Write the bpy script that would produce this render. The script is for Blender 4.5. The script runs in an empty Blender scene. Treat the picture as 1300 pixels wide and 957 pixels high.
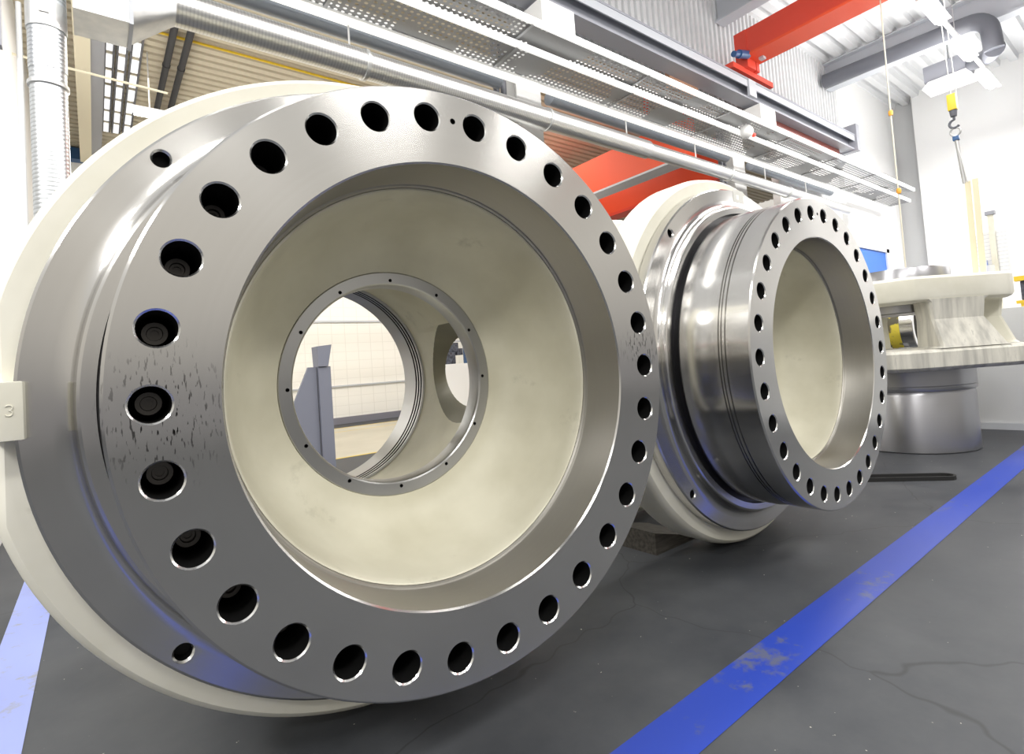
import bpy, bmesh, math, random
from mathutils import Vector, Matrix
random.seed(4)
PI = math.pi
H = 1.545                      # camera height above the floor; heights below are written H + something
C = bpy.context.scene.collection

# ------------------------------------------------------------------ materials
def mat(name):
    m = bpy.data.materials.new(name); m.use_nodes = True
    nt = m.node_tree
    return m, nt, nt.nodes['Principled BSDF'], nt.nodes.new, nt.links.new

def plain(name, col, rough=.5, metal=0., emis=0., spec=.5):
    m, nt, b, N, L = mat(name)
    b.inputs['Base Color'].default_value = (*col, 1)
    b.inputs['Roughness'].default_value = rough
    b.inputs['Metallic'].default_value = metal
    b.inputs['Specular IOR Level'].default_value = spec
    if emis:
        b.inputs['Emission Color'].default_value = (*col, 1)
        b.inputs['Emission Strength'].default_value = emis
    return m

def noisy(name, c1, c2, scale=3., rough=.5, metal=0., stretch=(1, 1, 1), lo=.35, hi=.65, bump=0., detail=6, coord='Object', rvar=0., c3=None, s3=.8, t3=(.62, .75)):
    m, nt, b, N, L = mat(name)
    tc = N('ShaderNodeTexCoord'); mp = N('ShaderNodeMapping'); mp.inputs['Scale'].default_value = stretch
    L(tc.outputs[coord], mp.inputs['Vector'])
    n = N('ShaderNodeTexNoise'); n.inputs['Scale'].default_value = scale; n.inputs['Detail'].default_value = detail
    L(mp.outputs['Vector'], n.inputs['Vector'])
    r = N('ShaderNodeValToRGB'); r.color_ramp.elements[0].position = lo; r.color_ramp.elements[1].position = hi
    r.color_ramp.elements[0].color = (*c1, 1); r.color_ramp.elements[1].color = (*c2, 1)
    L(n.outputs['Fac'], r.inputs['Fac'])
    out = r.outputs['Color']
    if c3:
        n3 = N('ShaderNodeTexNoise'); n3.inputs['Scale'].default_value = s3; n3.inputs['Detail'].default_value = 8
        n3.inputs['Roughness'].default_value = .7
        L(mp.outputs['Vector'], n3.inputs['Vector'])
        r3 = N('ShaderNodeMapRange'); r3.inputs['From Min'].default_value = t3[0]; r3.inputs['From Max'].default_value = t3[1]
        L(n3.outputs['Fac'], r3.inputs['Value'])
        mx = N('ShaderNodeMix'); mx.data_type = 'RGBA'
        L(r3.outputs['Result'], mx.inputs['Factor']); L(out, mx.inputs['A']); mx.inputs['B'].default_value = (*c3, 1)
        out = mx.outputs['Result']
    L(out, b.inputs['Base Color'])
    b.inputs['Roughness'].default_value = rough; b.inputs['Metallic'].default_value = metal
    if rvar:
        mr = N('ShaderNodeMapRange'); mr.inputs['To Min'].default_value = rough - rvar; mr.inputs['To Max'].default_value = rough + rvar
        L(n.outputs['Fac'], mr.inputs['Value']); L(mr.outputs['Result'], b.inputs['Roughness'])
    if bump:
        bp = N('ShaderNodeBump'); bp.inputs['Strength'].default_value = bump; bp.inputs['Distance'].default_value = .02
        L(n.outputs['Fac'], bp.inputs['Height']); L(bp.outputs['Normal'], b.inputs['Normal'])
    return m

def lathe_steel(name, col=(.66, .65, .63), rough=.185, aniso=.8, axis='Y', scratch=False):
    """turned steel: fine rings round the axis, highlights fan out along the radius"""
    m, nt, b, N, L = mat(name)
    b.inputs['Metallic'].default_value = 1; b.inputs['Anisotropic'].default_value = aniso; b.inputs['Anisotropic Rotation'].default_value = .25
    tg = N('ShaderNodeTangent'); tg.direction_type = 'RADIAL'; tg.axis = axis
    L(tg.outputs['Tangent'], b.inputs['Tangent'])
    tc = N('ShaderNodeTexCoord'); sp = N('ShaderNodeSeparateXYZ'); L(tc.outputs['Object'], sp.inputs['Vector'])
    a, c = ('X', 'Z') if axis == 'Y' else ('X', 'Y')
    cb = N('ShaderNodeCombineXYZ'); L(sp.outputs[a], cb.inputs['X']); L(sp.outputs[c], cb.inputs['Y'])
    ln = N('ShaderNodeVectorMath'); ln.operation = 'LENGTH'; L(cb.outputs['Vector'], ln.inputs[0])
    c2 = N('ShaderNodeCombineXYZ'); L(ln.outputs['Value'], c2.inputs['X']); L(sp.outputs[axis], c2.inputs['Y'])
    ring = N('ShaderNodeTexNoise'); ring.inputs['Scale'].default_value = 40; ring.inputs['Detail'].default_value = 4
    L(c2.outputs['Vector'], ring.inputs['Vector'])
    big = N('ShaderNodeTexNoise'); big.inputs['Scale'].default_value = 2.2; big.inputs['Detail'].default_value = 5
    L(tc.outputs['Object'], big.inputs['Vector'])
    ad = N('ShaderNodeMath'); ad.operation = 'ADD'; L(ring.outputs['Fac'], ad.inputs[0]); L(big.outputs['Fac'], ad.inputs[1])
    mr = N('ShaderNodeMapRange'); mr.inputs['From Min'].default_value = .6; mr.inputs['From Max'].default_value = 1.4
    mr.inputs['To Min'].default_value = rough - .008; mr.inputs['To Max'].default_value = rough + .012
    L(ad.outputs['Value'], mr.inputs['Value']); L(mr.outputs['Result'], b.inputs['Roughness'])
    cr = N('ShaderNodeMapRange'); cr.inputs['From Min'].default_value = .7; cr.inputs['From Max'].default_value = 1.3
    cr.inputs['To Min'].default_value = .975; cr.inputs['To Max'].default_value = 1.02
    L(ad.outputs['Value'], cr.inputs['Value'])
    vm = N('ShaderNodeVectorMath'); vm.operation = 'SCALE'; vm.inputs[0].default_value = col
    L(cr.outputs['Result'], vm.inputs['Scale'])
    out = vm.outputs['Vector']
    if scratch:
        # scuffs rubbed into the face left and right of the bore
        fac = None
        for (cx, cz, rx, rz, thr) in ((-.97, -.03, .185, .22, .585), (.985, .085, .15, .10, .57)):
            mp = N('ShaderNodeMapping'); mp.inputs['Location'].default_value = (-cx / rx, 0, -cz / rz)
            mp.inputs['Scale'].default_value = (1 / rx, 0, 1 / rz); L(tc.outputs['Object'], mp.inputs['Vector'])
            l2 = N('ShaderNodeVectorMath'); l2.operation = 'LENGTH'; L(mp.outputs['Vector'], l2.inputs[0])
            ms = N('ShaderNodeMapRange'); ms.inputs['From Min'].default_value = 1.05; ms.inputs['From Max'].default_value = .25
            L(l2.outputs['Value'], ms.inputs['Value'])
            mp2 = N('ShaderNodeMapping'); mp2.inputs['Rotation'].default_value = (0, .75, 0); mp2.inputs['Scale'].default_value = (120, 0, 26)
            L(tc.outputs['Object'], mp2.inputs['Vector'])
            nn = N('ShaderNodeTexNoise'); nn.inputs['Scale'].default_value = 1; nn.inputs['Detail'].default_value = 3
            L(mp2.outputs['Vector'], nn.inputs['Vector'])
            th = N('ShaderNodeMapRange'); th.inputs['From Min'].default_value = thr; th.inputs['From Max'].default_value = thr + .04
            L(nn.outputs['Fac'], th.inputs['Value'])
            mu = N('ShaderNodeMath'); mu.operation = 'MULTIPLY'; L(ms.outputs['Result'], mu.inputs[0]); L(th.outputs['Result'], mu.inputs[1])
            if fac is None: fac = mu.outputs['Value']
            else:
                sm = N('ShaderNodeMath'); sm.operation = 'MAXIMUM'; L(fac, sm.inputs[0]); L(mu.outputs['Value'], sm.inputs[1]); fac = sm.outputs['Value']
        mx = N('ShaderNodeMix'); mx.data_type = 'RGBA'; L(fac, mx.inputs['Factor']); L(out, mx.inputs['A'])
        mx.inputs['B'].default_value = (.035, .033, .03, 1); out = mx.outputs['Result']
    L(out, b.inputs['Base Color'])
    return m

def ribbed_metal(name, col, per, axis, rough=.3, bump=.6, coldark=None):
    """galvanised spiral duct: fine seams along one axis"""
    m, nt, b, N, L = mat(name)
    b.inputs['Metallic'].default_value = .9; b.inputs['Roughness'].default_value = rough
    tc = N('ShaderNodeTexCoord'); w = N('ShaderNodeTexWave'); w.wave_type = 'BANDS'; w.bands_direction = axis
    w.inputs['Scale'].default_value = 1 / per * .314; w.inputs['Distortion'].default_value = .15
    L(tc.outputs['Object'], w.inputs['Vector'])
    bp = N('ShaderNodeBump'); bp.inputs['Strength'].default_value = bump; bp.inputs['Distance'].default_value = .012
    L(w.outputs['Fac'], bp.inputs['Height']); L(bp.outputs['Normal'], b.inputs['Normal'])
    r = N('ShaderNodeValToRGB'); d = coldark or tuple(x * .72 for x in col)
    r.color_ramp.elements[0].color = (*d, 1); r.color_ramp.elements[1].color = (*col, 1); r.color_ramp.elements[1].position = .45
    L(w.outputs['Fac'], r.inputs['Fac']); L(r.outputs['Color'], b.inputs['Base Color'])
    return m

def perforated(name, col, sx, sy):
    """cable tray sheet: rows of real holes"""
    m, nt, b, N, L = mat(name)
    b.inputs['Base Color'].default_value = (*col, 1); b.inputs['Metallic'].default_value = .5; b.inputs['Roughness'].default_value = .45
    tc = N('ShaderNodeTexCoord'); mp = N('ShaderNodeMapping'); mp.inputs['Scale'].default_value = (1 / sx, 1 / sy, 0)
    L(tc.outputs['Object'], mp.inputs['Vector'])
    fr = N('ShaderNodeVectorMath'); fr.operation = 'FRACTION'; L(mp.outputs['Vector'], fr.inputs[0])
    sb = N('ShaderNodeVectorMath'); sb.operation = 'SUBTRACT'; sb.inputs[1].default_value = (.5, .5, 0); L(fr.outputs['Vector'], sb.inputs[0])
    ln = N('ShaderNodeVectorMath'); ln.operation = 'LENGTH'; L(sb.outputs['Vector'], ln.inputs[0])
    lt = N('ShaderNodeMath'); lt.operation = 'LESS_THAN'; lt.inputs[1].default_value = .27; L(ln.outputs['Value'], lt.inputs[0])
    nz = N('ShaderNodeTexNoise'); nz.inputs['Scale'].default_value = .9; L(tc.outputs['Object'], nz.inputs['Vector'])
    gt = N('ShaderNodeMath'); gt.operation = 'GREATER_THAN'; gt.inputs[1].default_value = .46; L(nz.outputs['Fac'], gt.inputs[0])
    mu = N('ShaderNodeMath'); mu.operation = 'MULTIPLY'; L(lt.outputs['Value'], mu.inputs[0]); L(gt.outputs['Value'], mu.inputs[1])
    tr = N('ShaderNodeBsdfTransparent'); mx = N('ShaderNodeMixShader')
    L(mu.outputs['Value'], mx.inputs['Fac']); L(b.outputs['BSDF'], mx.inputs[1]); L(tr.outputs['BSDF'], mx.inputs[2])
    L(mx.outputs['Shader'], nt.nodes['Material Output'].inputs['Surface'])
    return m

def floor_mat():
    m, nt, b, N, L = mat('grey_concrete_floor')
    tc = N('ShaderNodeTexCoord')
    n1 = N('ShaderNodeTexNoise'); n1.inputs['Scale'].default_value = 1.1; n1.inputs['Detail'].default_value = 9; n1.inputs['Roughness'].default_value = .65
    L(tc.outputs['Object'], n1.inputs['Vector'])
    r1 = N('ShaderNodeValToRGB'); r1.color_ramp.elements[0].position = .3; r1.color_ramp.elements[1].position = .7
    r1.color_ramp.elements[0].color = (.042, .046, .054, 1); r1.color_ramp.elements[1].color = (.088, .092, .098, 1)
    L(n1.outputs['Fac'], r1.inputs['Fac'])
    # pale specks of debris
    n2 = N('ShaderNodeTexNoise'); n2.inputs['Scale'].default_value = 26; n2.inputs['Detail'].default_value = 2
    L(tc.outputs['Object'], n2.inputs['Vector'])
    m2 = N('ShaderNodeMapRange'); m2.inputs['From Min'].default_value = .745; m2.inputs['From Max'].default_value = .77
    L(n2.outputs['Fac'], m2.inputs['Value'])
    x2 = N('ShaderNodeMix'); x2.data_type = 'RGBA'; L(m2.outputs['Result'], x2.inputs['Factor']); L(r1.outputs['Color'], x2.inputs['A'])
    x2.inputs['B'].default_value = (.5, .48, .42, 1)
    # cracks
    nd = N('ShaderNodeTexNoise'); nd.inputs['Scale'].default_value = 2.5; L(tc.outputs['Object'], nd.inputs['Vector'])
    av = N('ShaderNodeVectorMath'); av.operation = 'MULTIPLY_ADD'; av.inputs[1].default_value = (.35, .35, 0)
    L(nd.outputs['Color'], av.inputs[0]); L(tc.outputs['Object'], av.inputs[2])
    v = N('ShaderNodeTexVoronoi'); v.feature = 'DISTANCE_TO_EDGE'; v.inputs['Scale'].default_value = .3
    L(av.outputs['Vector'], v.inputs['Vector'])
    m3 = N('ShaderNodeMapRange'); m3.inputs['From Min'].default_value = .0022; m3.inputs['From Max'].default_value = .0004
    m3.inputs['To Max'].default_value = .55
    L(v.outputs['Distance'], m3.inputs['Value'])
    x3 = N('ShaderNodeMix'); x3.data_type = 'RGBA'; L(m3.outputs['Result'], x3.inputs['Factor']); L(x2.outputs['Result'], x3.inputs['A'])
    x3.inputs['B'].default_value = (.03, .03, .03, 1)
    L(x3.outputs['Result'], b.inputs['Base Color'])
    rr = N('ShaderNodeMapRange'); b.inputs['Specular IOR Level'].default_value = .22; rr.inputs['To Min'].default_value = .4; rr.inputs['To Max'].default_value = .65
    L(n1.outputs['Fac'], rr.inputs['Value']); L(rr.outputs['Result'], b.inputs['Roughness'])
    return m

def line_paint(name, col, under):
    m, nt, b, N, L = mat(name)
    tc = N('ShaderNodeTexCoord')
    n = N('ShaderNodeTexNoise'); n.inputs['Scale'].default_value = 9; n.inputs['Detail'].default_value = 8; n.inputs['Roughness'].default_value = .7
    n2 = N('ShaderNodeTexNoise'); n2.inputs['Scale'].default_value = .9; n2.inputs['Detail'].default_value = 2
    L(tc.outputs['Object'], n.inputs['Vector']); L(tc.outputs['Object'], n2.inputs['Vector'])
    a = N('ShaderNodeMath'); a.operation = 'MULTIPLY_ADD'; a.inputs[1].default_value = .8; L(n2.outputs['Fac'], a.inputs[0]); L(n.outputs['Fac'], a.inputs[2])
    mr = N('ShaderNodeMapRange'); mr.inputs['From Min'].default_value = .98; mr.inputs['From Max'].default_value = 1.12
    L(a.outputs['Value'], mr.inputs['Value'])
    x = N('ShaderNodeMix'); x.data_type = 'RGBA'; x.inputs['A'].default_value = (*col, 1); x.inputs['B'].default_value = (*under, 1)
    L(mr.outputs['Result'], x.inputs['Factor']); L(x.outputs['Result'], b.inputs['Base Color'])
    b.inputs['Roughness'].default_value = .45
    return m

def grid_panel(name, col, line, sx, sz, w=.04):
    m, nt, b, N, L = mat(name)
    tc = N('ShaderNodeTexCoord'); mp = N('ShaderNodeMapping'); mp.inputs['Scale'].default_value = (1 / sx, 1 / sx, 1 / sz)
    L(tc.outputs['Object'], mp.inputs['Vector'])
    fr = N('ShaderNodeVectorMath'); fr.operation = 'FRACTION'; L(mp.outputs['Vector'], fr.inputs[0])
    sp = N('ShaderNodeSeparateXYZ'); L(fr.outputs['Vector'], sp.inputs['Vector'])
    a = N('ShaderNodeMath'); a.operation = 'LESS_THAN'; a.inputs[1].default_value = w; L(sp.outputs['X'], a.inputs[0])
    c = N('ShaderNodeMath'); c.operation = 'LESS_THAN'; c.inputs[1].default_value = w; L(sp.outputs['Z'], c.inputs[0])
    mxx = N('ShaderNodeMath'); mxx.operation = 'MAXIMUM'; L(a.outputs['Value'], mxx.inputs[0]); L(c.outputs['Value'], mxx.inputs[1])
    x = N('ShaderNodeMix'); x.data_type = 'RGBA'; x.inputs['A'].default_value = (*col, 1); x.inputs['B'].default_value = (*line, 1)
    L(mxx.outputs['Value'], x.inputs['Factor']); L(x.outputs['Result'], b.inputs['Base Color'])
    b.inputs['Roughness'].default_value = .6
    return m

M = {}
M['steel'] = lathe_steel('turned_steel', scratch=True)
M['steel_ring'] = lathe_steel('turned_steel_ring', col=(.52, .52, .51), rough=.3)
M['steel_clean'] = lathe_steel('turned_steel_unmarked')
M['bore'] = lathe_steel('bored_steel', col=(.40, .385, .35), rough=.42, aniso=.75)
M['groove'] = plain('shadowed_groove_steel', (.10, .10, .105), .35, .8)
M['rim'] = plain('machined_casting', (.27, .26, .21), .5, .3)
M['steel_z'] = lathe_steel('turned_steel_upright', col=(.42, .42, .44), rough=.3, aniso=.6, axis='Z')
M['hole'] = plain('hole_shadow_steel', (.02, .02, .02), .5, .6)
M['bolt'] = plain('dark_bolt', (.16, .15, .14), .4, .8)
M['chamfer'] = plain('bright_chamfer', (.85, .85, .83), .18, 1)
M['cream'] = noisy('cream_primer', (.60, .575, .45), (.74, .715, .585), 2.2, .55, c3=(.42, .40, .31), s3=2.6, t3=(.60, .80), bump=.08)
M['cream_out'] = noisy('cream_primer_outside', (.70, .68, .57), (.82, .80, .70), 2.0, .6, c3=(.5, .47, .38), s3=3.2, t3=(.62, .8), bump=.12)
M['cream_dirty'] = noisy('cream_primer_streaked', (.40, .39, .35), (.70, .68, .60), 3.0, .6, stretch=(3, 3, .35), c3=(.16, .16, .15), s3=3.0, t3=(.57, .78), bump=.1)
M['floor'] = floor_mat()
M['blue_line'] = line_paint('worn_blue_paint', (.02, .055, .40), (.10, .115, .20))
M['pale_blue_line'] = line_paint('pale_worn_blue_paint', (.30, .36, .72), (.30, .31, .36))
M['yellow_line'] = plain('yellow_paint', (.75, .55, .05), .5)
M['beige_floor'] = noisy('beige_floor', (.52, .49, .40), (.60, .57, .47), .8, .5)
M['white_wall'] = plain('white_wall_paint', (.86, .86, .85), .6)
M['white_corr'] = plain('white_corrugated_steel', (.72, .73, .74), .45)
M['pier'] = plain('pale_grey_wall', (.62, .63, .64), .6)
M['deck'] = plain('white_roof_deck', (.80, .81, .82), .5)
M['beige_deck'] = plain('beige_roof_deck', (.60, .54, .42), .55)
M['grey_paint'] = plain('grey_painted_steel', (.32, .33, .37), .4)
M['lgrey_paint'] = plain('light_grey_painted_steel', (.52, .54, .58), .4)
M['dgrey_paint'] = plain('dark_grey_painted_steel', (.115, .12, .14), .45)
M['jig'] = plain('slate_grey_painted_steel', (.20, .21, .26), .5)
M['red'] = plain('signal_red_paint', (.72, .065, .035), .4)
M['orange_red'] = plain('orange_red_paint', (.80, .085, .025), .45)
M['dark_red'] = plain('oxide_red_paint', (.16, .03, .02), .5)
M['copper'] = plain('tan_board', (.50, .28, .18), .6)
M['white_steel'] = plain('white_painted_steel', (.85, .85, .84), .4)
M['rail'] = plain('glowing_tray_rail', (.95, .95, .93), .5, 0, .75)  # glow added so the white painted rails look strongly lit
M['tray'] = perforated('perforated_tray_sheet', (.34, .34, .34), .085, .07)
M['tray_inner'] = plain('tray_bracket_steel', (.45, .45, .46), .4, .6)
M['duct'] = ribbed_metal('galvanised_spiral_duct', (.85, .85, .83), .032, 'X', bump=.12, coldark=(.72,.72,.71))
M['vduct'] = ribbed_metal('galvanised_spiral_duct_upright', (.74, .77, .80), .036, 'Z', bump=.12)
M['galv'] = noisy('galvanised_sheet', (.62, .63, .63), (.74, .74, .73), 8, .4, .7)
M['pipe'] = plain('blue_grey_pipe', (.34, .37, .42), .35, .4)
M['black_pipe'] = plain('black_pipe_lagging', (.03, .03, .035), .6)
M['yellow'] = plain('yellow_paint_gloss', (.80, .55, .03), .4)
M['cream_beam'] = plain('cream_painted_beam', (.78, .72, .56), .5)
M['sky'] = plain('skylight_pane', (.95, .97, 1.0), .5, 0, .85)
M['lamp'] = plain('lamp_tube_glow', (1, .97, .92), .5, 0, 14)
M['black_rubber'] = plain('black_webbing', (.012, .012, .012), .7)
M['timber'] = noisy('dark_oiled_timber', (.05, .045, .04), (.11, .10, .085), 5, .7, stretch=(1, 8, 8))
M['blue'] = plain('bright_blue_panel', (.02, .15, .62), .4)
M['navy'] = plain('navy_motor_housing', (.03, .10, .25), .4)
M['rope'] = plain('pale_cord', (.66, .63, .52), .7)
M['steel_rope'] = plain('steel_rope', (.5, .5, .5), .4, .8)
M['sling'] = plain('cream_webbing_sling', (.78, .72, .52), .8)
M['strap_yellow'] = noisy('yellow_black_ratchet_strap', (.10, .09, .06), (.70, .58, .06), 5, .7, lo=.44, hi=.5)
M['orange'] = plain('orange_knob', (.85, .40, .05), .5)
M['red_led'] = plain('red_lens', (.8, .05, .03), .3, 0, 1)
M['paper'] = plain('white_paper', (.85, .85, .83), .7)
M['tape'] = plain('pale_tape', (.62, .62, .58), .5)
M['mesh'] = grid_panel('white_mesh_panel', (.84, .84, .85), (.6, .62, .66), .06, .06, .12)
M['tile'] = grid_panel('white_wall_panels', (.88, .87, .82), (.78, .77, .72), .45, .30, .05)
M['plinth'] = plain('slate_plinth', (.22, .22, .26), .6)
M['machine'] = noisy('dark_machine', (.02, .02, .03), (.10, .11, .14), 14, .5)
mg, ntg, bg_, Ng, Lg = mat('clear_plastic')
bg_.inputs['Base Color'].default_value = (.9, .92, .92, 1); bg_.inputs['Alpha'].default_value = .35; bg_.inputs['Roughness'].default_value = .15
M['clear'] = mg

# ------------------------------------------------------------------ mesh helpers
def finish(name, bm, m, parent=None, loc=None, rot=None, angle=35, smooth=True):
    bm.normal_update()
    me = bpy.data.meshes.new(name); bm.to_mesh(me); bm.free()
    for k in (m if isinstance(m, (list, tuple)) else [m]): me.materials.append(k)
    if smooth:
        me.polygons.foreach_set('use_smooth', [True] * len(me.polygons))
        me.set_sharp_from_angle(angle=math.radians(angle))
    o = bpy.data.objects.new(name, me); C.objects.link(o)
    if parent: o.parent = parent
    if loc is not None: o.location = loc
    if rot is not None: o.rotation_euler = rot
    return o

def box(bm, x0, x1, y0, y1, z0, z1, bev=0.):
    b = bmesh.new()
    vs = [b.verts.new(p) for p in ((x0, y0, z0), (x1, y0, z0), (x1, y1, z0), (x0, y1, z0), (x0, y0, z1), (x1, y0, z1), (x1, y1, z1), (x0, y1, z1))]
    for f in ((0, 3, 2, 1), (4, 5, 6, 7), (0, 1, 5, 4), (1, 2, 6, 5), (2, 3, 7, 6), (3, 0, 4, 7)): b.faces.new([vs[i] for i in f])
    if bev: bmesh.ops.bevel(b, geom=b.edges[:], offset=bev, segments=2, affect='EDGES', profile=.7)
    me = bpy.data.meshes.new('t'); b.to_mesh(me); b.free(); bm.from_mesh(me); bpy.data.meshes.remove(me)
    return bm

def nbox(*a, bev=0.):
    return box(bmesh.new(), *a, bev=bev)

def prism(bm, poly, axis, a0, a1):
    """extrude a 2-D polygon along axis between a0 and a1"""
    def P(u, v, a): return {'X': (a, u, v), 'Y': (u, a, v), 'Z': (u, v, a)}[axis]
    A = [bm.verts.new(P(u, v, a0)) for u, v in poly]; B = [bm.verts.new(P(u, v, a1)) for u, v in poly]
    n = len(poly); bm.faces.new(A[::-1]); bm.faces.new(B)
    for i in range(n): bm.faces.new((A[i], A[(i + 1) % n], B[(i + 1) % n], B[i]))
    bmesh.ops.recalc_face_normals(bm, faces=bm.faces[:])
    return bm

def lathe(bm, prof, n=160, axis='Y', closed=True, mats=None, rad=None):
    """revolve (r, d) profile round the axis; rad(angle, r, d) may reshape the radius"""
    rings = []
    for k in range(n):
        a = 2 * PI * k / n; s, c = math.sin(a), math.cos(a)
        row = []
        for r, d in prof:
            q = rad(a, r, d) if rad else r
            row.append(bm.verts.new((q * s, d, q * c) if axis == 'Y' else (q * c, q * s, d) if axis == 'Z' else (d, q * c, q * s)))
        rings.append(row)
    P = len(prof)
    for k in range(n):
        A, B = rings[k], rings[(k + 1) % n]
        for j in range(P if closed else P - 1):
            i = (j + 1) % P
            f = bm.faces.new((A[j], B[j], B[i], A[i]))
            if mats: f.material_index = mats[j]
    bmesh.ops.recalc_face_normals(bm, faces=bm.faces[:])
    return bm

def tube(bm, pts, r, n=16, cap=True):
    """round pipe along a polyline; r may be a list"""
    pts = [Vector(p) for p in pts]; rr = r if isinstance(r, (list, tuple)) else [r] * len(pts)
    rows = []; up = None
    for i, p in enumerate(pts):
        t = ((pts[min(i + 1, len(pts) - 1)] - pts[max(i - 1, 0)])).normalized()
        if up is None:
            up = Vector((0, 0, 1)) if abs(t.z) < .9 else Vector((1, 0, 0))
        u = (up - t * up.dot(t)).normalized(); v = t.cross(u); up = u
        rows.append([bm.verts.new(p + rr[i] * (math.cos(2 * PI * k / n) * u + math.sin(2 * PI * k / n) * v)) for k in range(n)])
    for A, B in zip(rows, rows[1:]):
        for k in range(n): bm.faces.new((A[k], A[(k + 1) % n], B[(k + 1) % n], B[k]))
    if cap: bm.faces.new(rows[0][::-1]); bm.faces.new(rows[-1])
    return bm

def ntube(pts, r, n=16): return tube(bmesh.new(), pts, r, n)

def arc(c, a0, a1, r, e1, e2, n=10):
    c, e1, e2 = Vector(c), Vector(e1), Vector(e2)
    return [c + r * (math.cos(a0 + (a1 - a0) * i / n) * e1 + math.sin(a0 + (a1 - a0) * i / n) * e2) for i in range(n + 1)]

def boolean_cut(o, cutter_bm):
    me = bpy.data.meshes.new('cut'); cutter_bm.to_mesh(me); cutter_bm.free()
    c = bpy.data.objects.new('cut', me); C.objects.link(c)
    c.matrix_world = o.matrix_world
    md = o.modifiers.new('b', 'BOOLEAN'); md.operation = 'DIFFERENCE'; md.object = c; md.solver = 'EXACT'
    dg = bpy.context.evaluated_depsgraph_get(); dg.update()
    new = bpy.data.meshes.new_from_object(o.evaluated_get(dg))
    old = o.data; o.modifiers.clear(); o.data = new; bpy.data.meshes.remove(old)
    bpy.data.objects.remove(c); bpy.data.meshes.remove(me)
    return new

def tag(o, label, cat, group=None):
    o['label'] = label; o['category'] = cat
    if group: o['group'] = group
    return o

def thing(name, label, cat, loc=(0, 0, 0), rotz=0, group=None):
    o = bpy.data.objects.new(name, None); C.objects.link(o)
    o.location = loc; o.rotation_euler = (0, 0, rotz); o.empty_display_size = .2
    return tag(o, label, cat, group)

def struct(name, bm, m, smooth=False):
    o = finish(name, bm, m, smooth=smooth); o['kind'] = 'structure'
    return o

# ------------------------------------------------------------------ the planet carriers
PH = math.radians(-5.72)           # angle of the first bolt hole
NH = 30
def hole_xz(k, r=1.): a = PH + k * 2 * PI / NH; return r * math.sin(a), r * math.cos(a)

def cyl_y(bm, x, z, r, d0, d1, n=24, rims=None):
    prof = [(r, d0), (r, d1)] if not rims else rims
    rows = [[bm.verts.new((x + q * math.sin(2 * PI * k / n), d, z + q * math.cos(2 * PI * k / n))) for k in range(n)] for q, d in prof]
    bm.faces.new(rows[0]); bm.faces.new(rows[-1][::-1])
    for A, B in zip(rows, rows[1:]):
        for k in range(n): bm.faces.new((A[k], B[k], B[(k + 1) % n], A[(k + 1) % n]))
    return bm

def make_flange(parent, z):
    g = [.152, .1535, .1605, .162]
    prof = [(.8285, 0), (1.102, 0), (1.110, .009)]
    for s in (0, .026, .045):
        prof += [(1.110, g[0] + s), (1.097, g[1] + s), (1.097, g[2] + s), (1.110, g[3] + s)]
    prof += [(1.110, .308), (1.1145, .318), (1.1145, .478), (1.108, .492), (1.085, .502), (1.066, .508), (1.066, .56),
             (1.135, .56), (1.137, .529), (1.180, .529), (1.190, .535), (1.196, .546), (1.198, .566), (1.203, .583), (1.214, .596), (1.232, .604),
             (1.262, .607), (1.346, .607), (1.356, .617), (1.356, .690),
             (.8005, .690), (.8005, .224), (.8065, .215), (.812, .213), (.816, .206), (.8225, .006)]
    bm = lathe(bmesh.new(), prof, 180)
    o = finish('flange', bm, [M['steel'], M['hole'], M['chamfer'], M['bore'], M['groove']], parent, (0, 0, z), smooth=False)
    bpy.context.view_layer.update()
    cut = bmesh.new()
    for k in range(NH):
        x, zz = hole_xz(k)
        cyl_y(cut, x, zz, .05, 0, 0, 32, [(.0555, -.01), (.0555, .0002), (.0505, .0052), (.0505, .42)])
    x, zz = hole_xz(.52, 1.); cyl_y(cut, x, zz, .0115, -.01, .08, 16)
    for sx in (-1, 1):
        for sz in (-1, 1):
            cyl_y(cut, sx * .917, sz * .917, .03, 0, 0, 24, [(.036, .59), (.036, .608), (.029, .616), (.029, .67)])
    bmesh.ops.recalc_face_normals(cut, faces=cut.faces[:])
    me = boolean_cut(o, cut)
    centres = [(hole_xz(k), .0507, .0565) for k in range(NH)] + [(hole_xz(.52), .013, .013)] + [((sx * .917, sz * .917), .0293, .037) for sx in (-1, 1) for sz in (-1, 1)]
    for p in me.polygons:
        vs = [me.vertices[i].co for i in p.vertices]
        if len(vs) > 8 and max(v.y for v in vs) < .002: continue
        rs = [math.hypot(v.x, v.z) for v in vs]
        if max(rs) < .8226 and min(rs) > .8 and p.center.y < .23: p.material_index = 3; continue
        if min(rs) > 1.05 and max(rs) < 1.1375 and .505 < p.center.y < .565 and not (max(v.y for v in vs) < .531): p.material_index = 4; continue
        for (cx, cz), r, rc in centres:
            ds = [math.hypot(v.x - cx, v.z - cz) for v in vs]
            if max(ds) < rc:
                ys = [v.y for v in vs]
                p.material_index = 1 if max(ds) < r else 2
                break
    me.polygons.foreach_set('use_smooth', [True] * len(me.polygons)); me.set_sharp_from_angle(angle=math.radians(28))
    return o

def body_rad(a, r, d):
    # the casting's rim is flattened at its two sides
    if r > 1.40:
        s = abs(math.sin(a))
        lim = (1.425 - (1.475 - r)) / max(s, 1e-6)
        return min(r, lim)
    if d > 1.69 and r > .8: return min(r, .8 / max(abs(math.sin(a)), 1e-6)) if abs(math.sin(a)) > .57 else r
    return r

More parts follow.
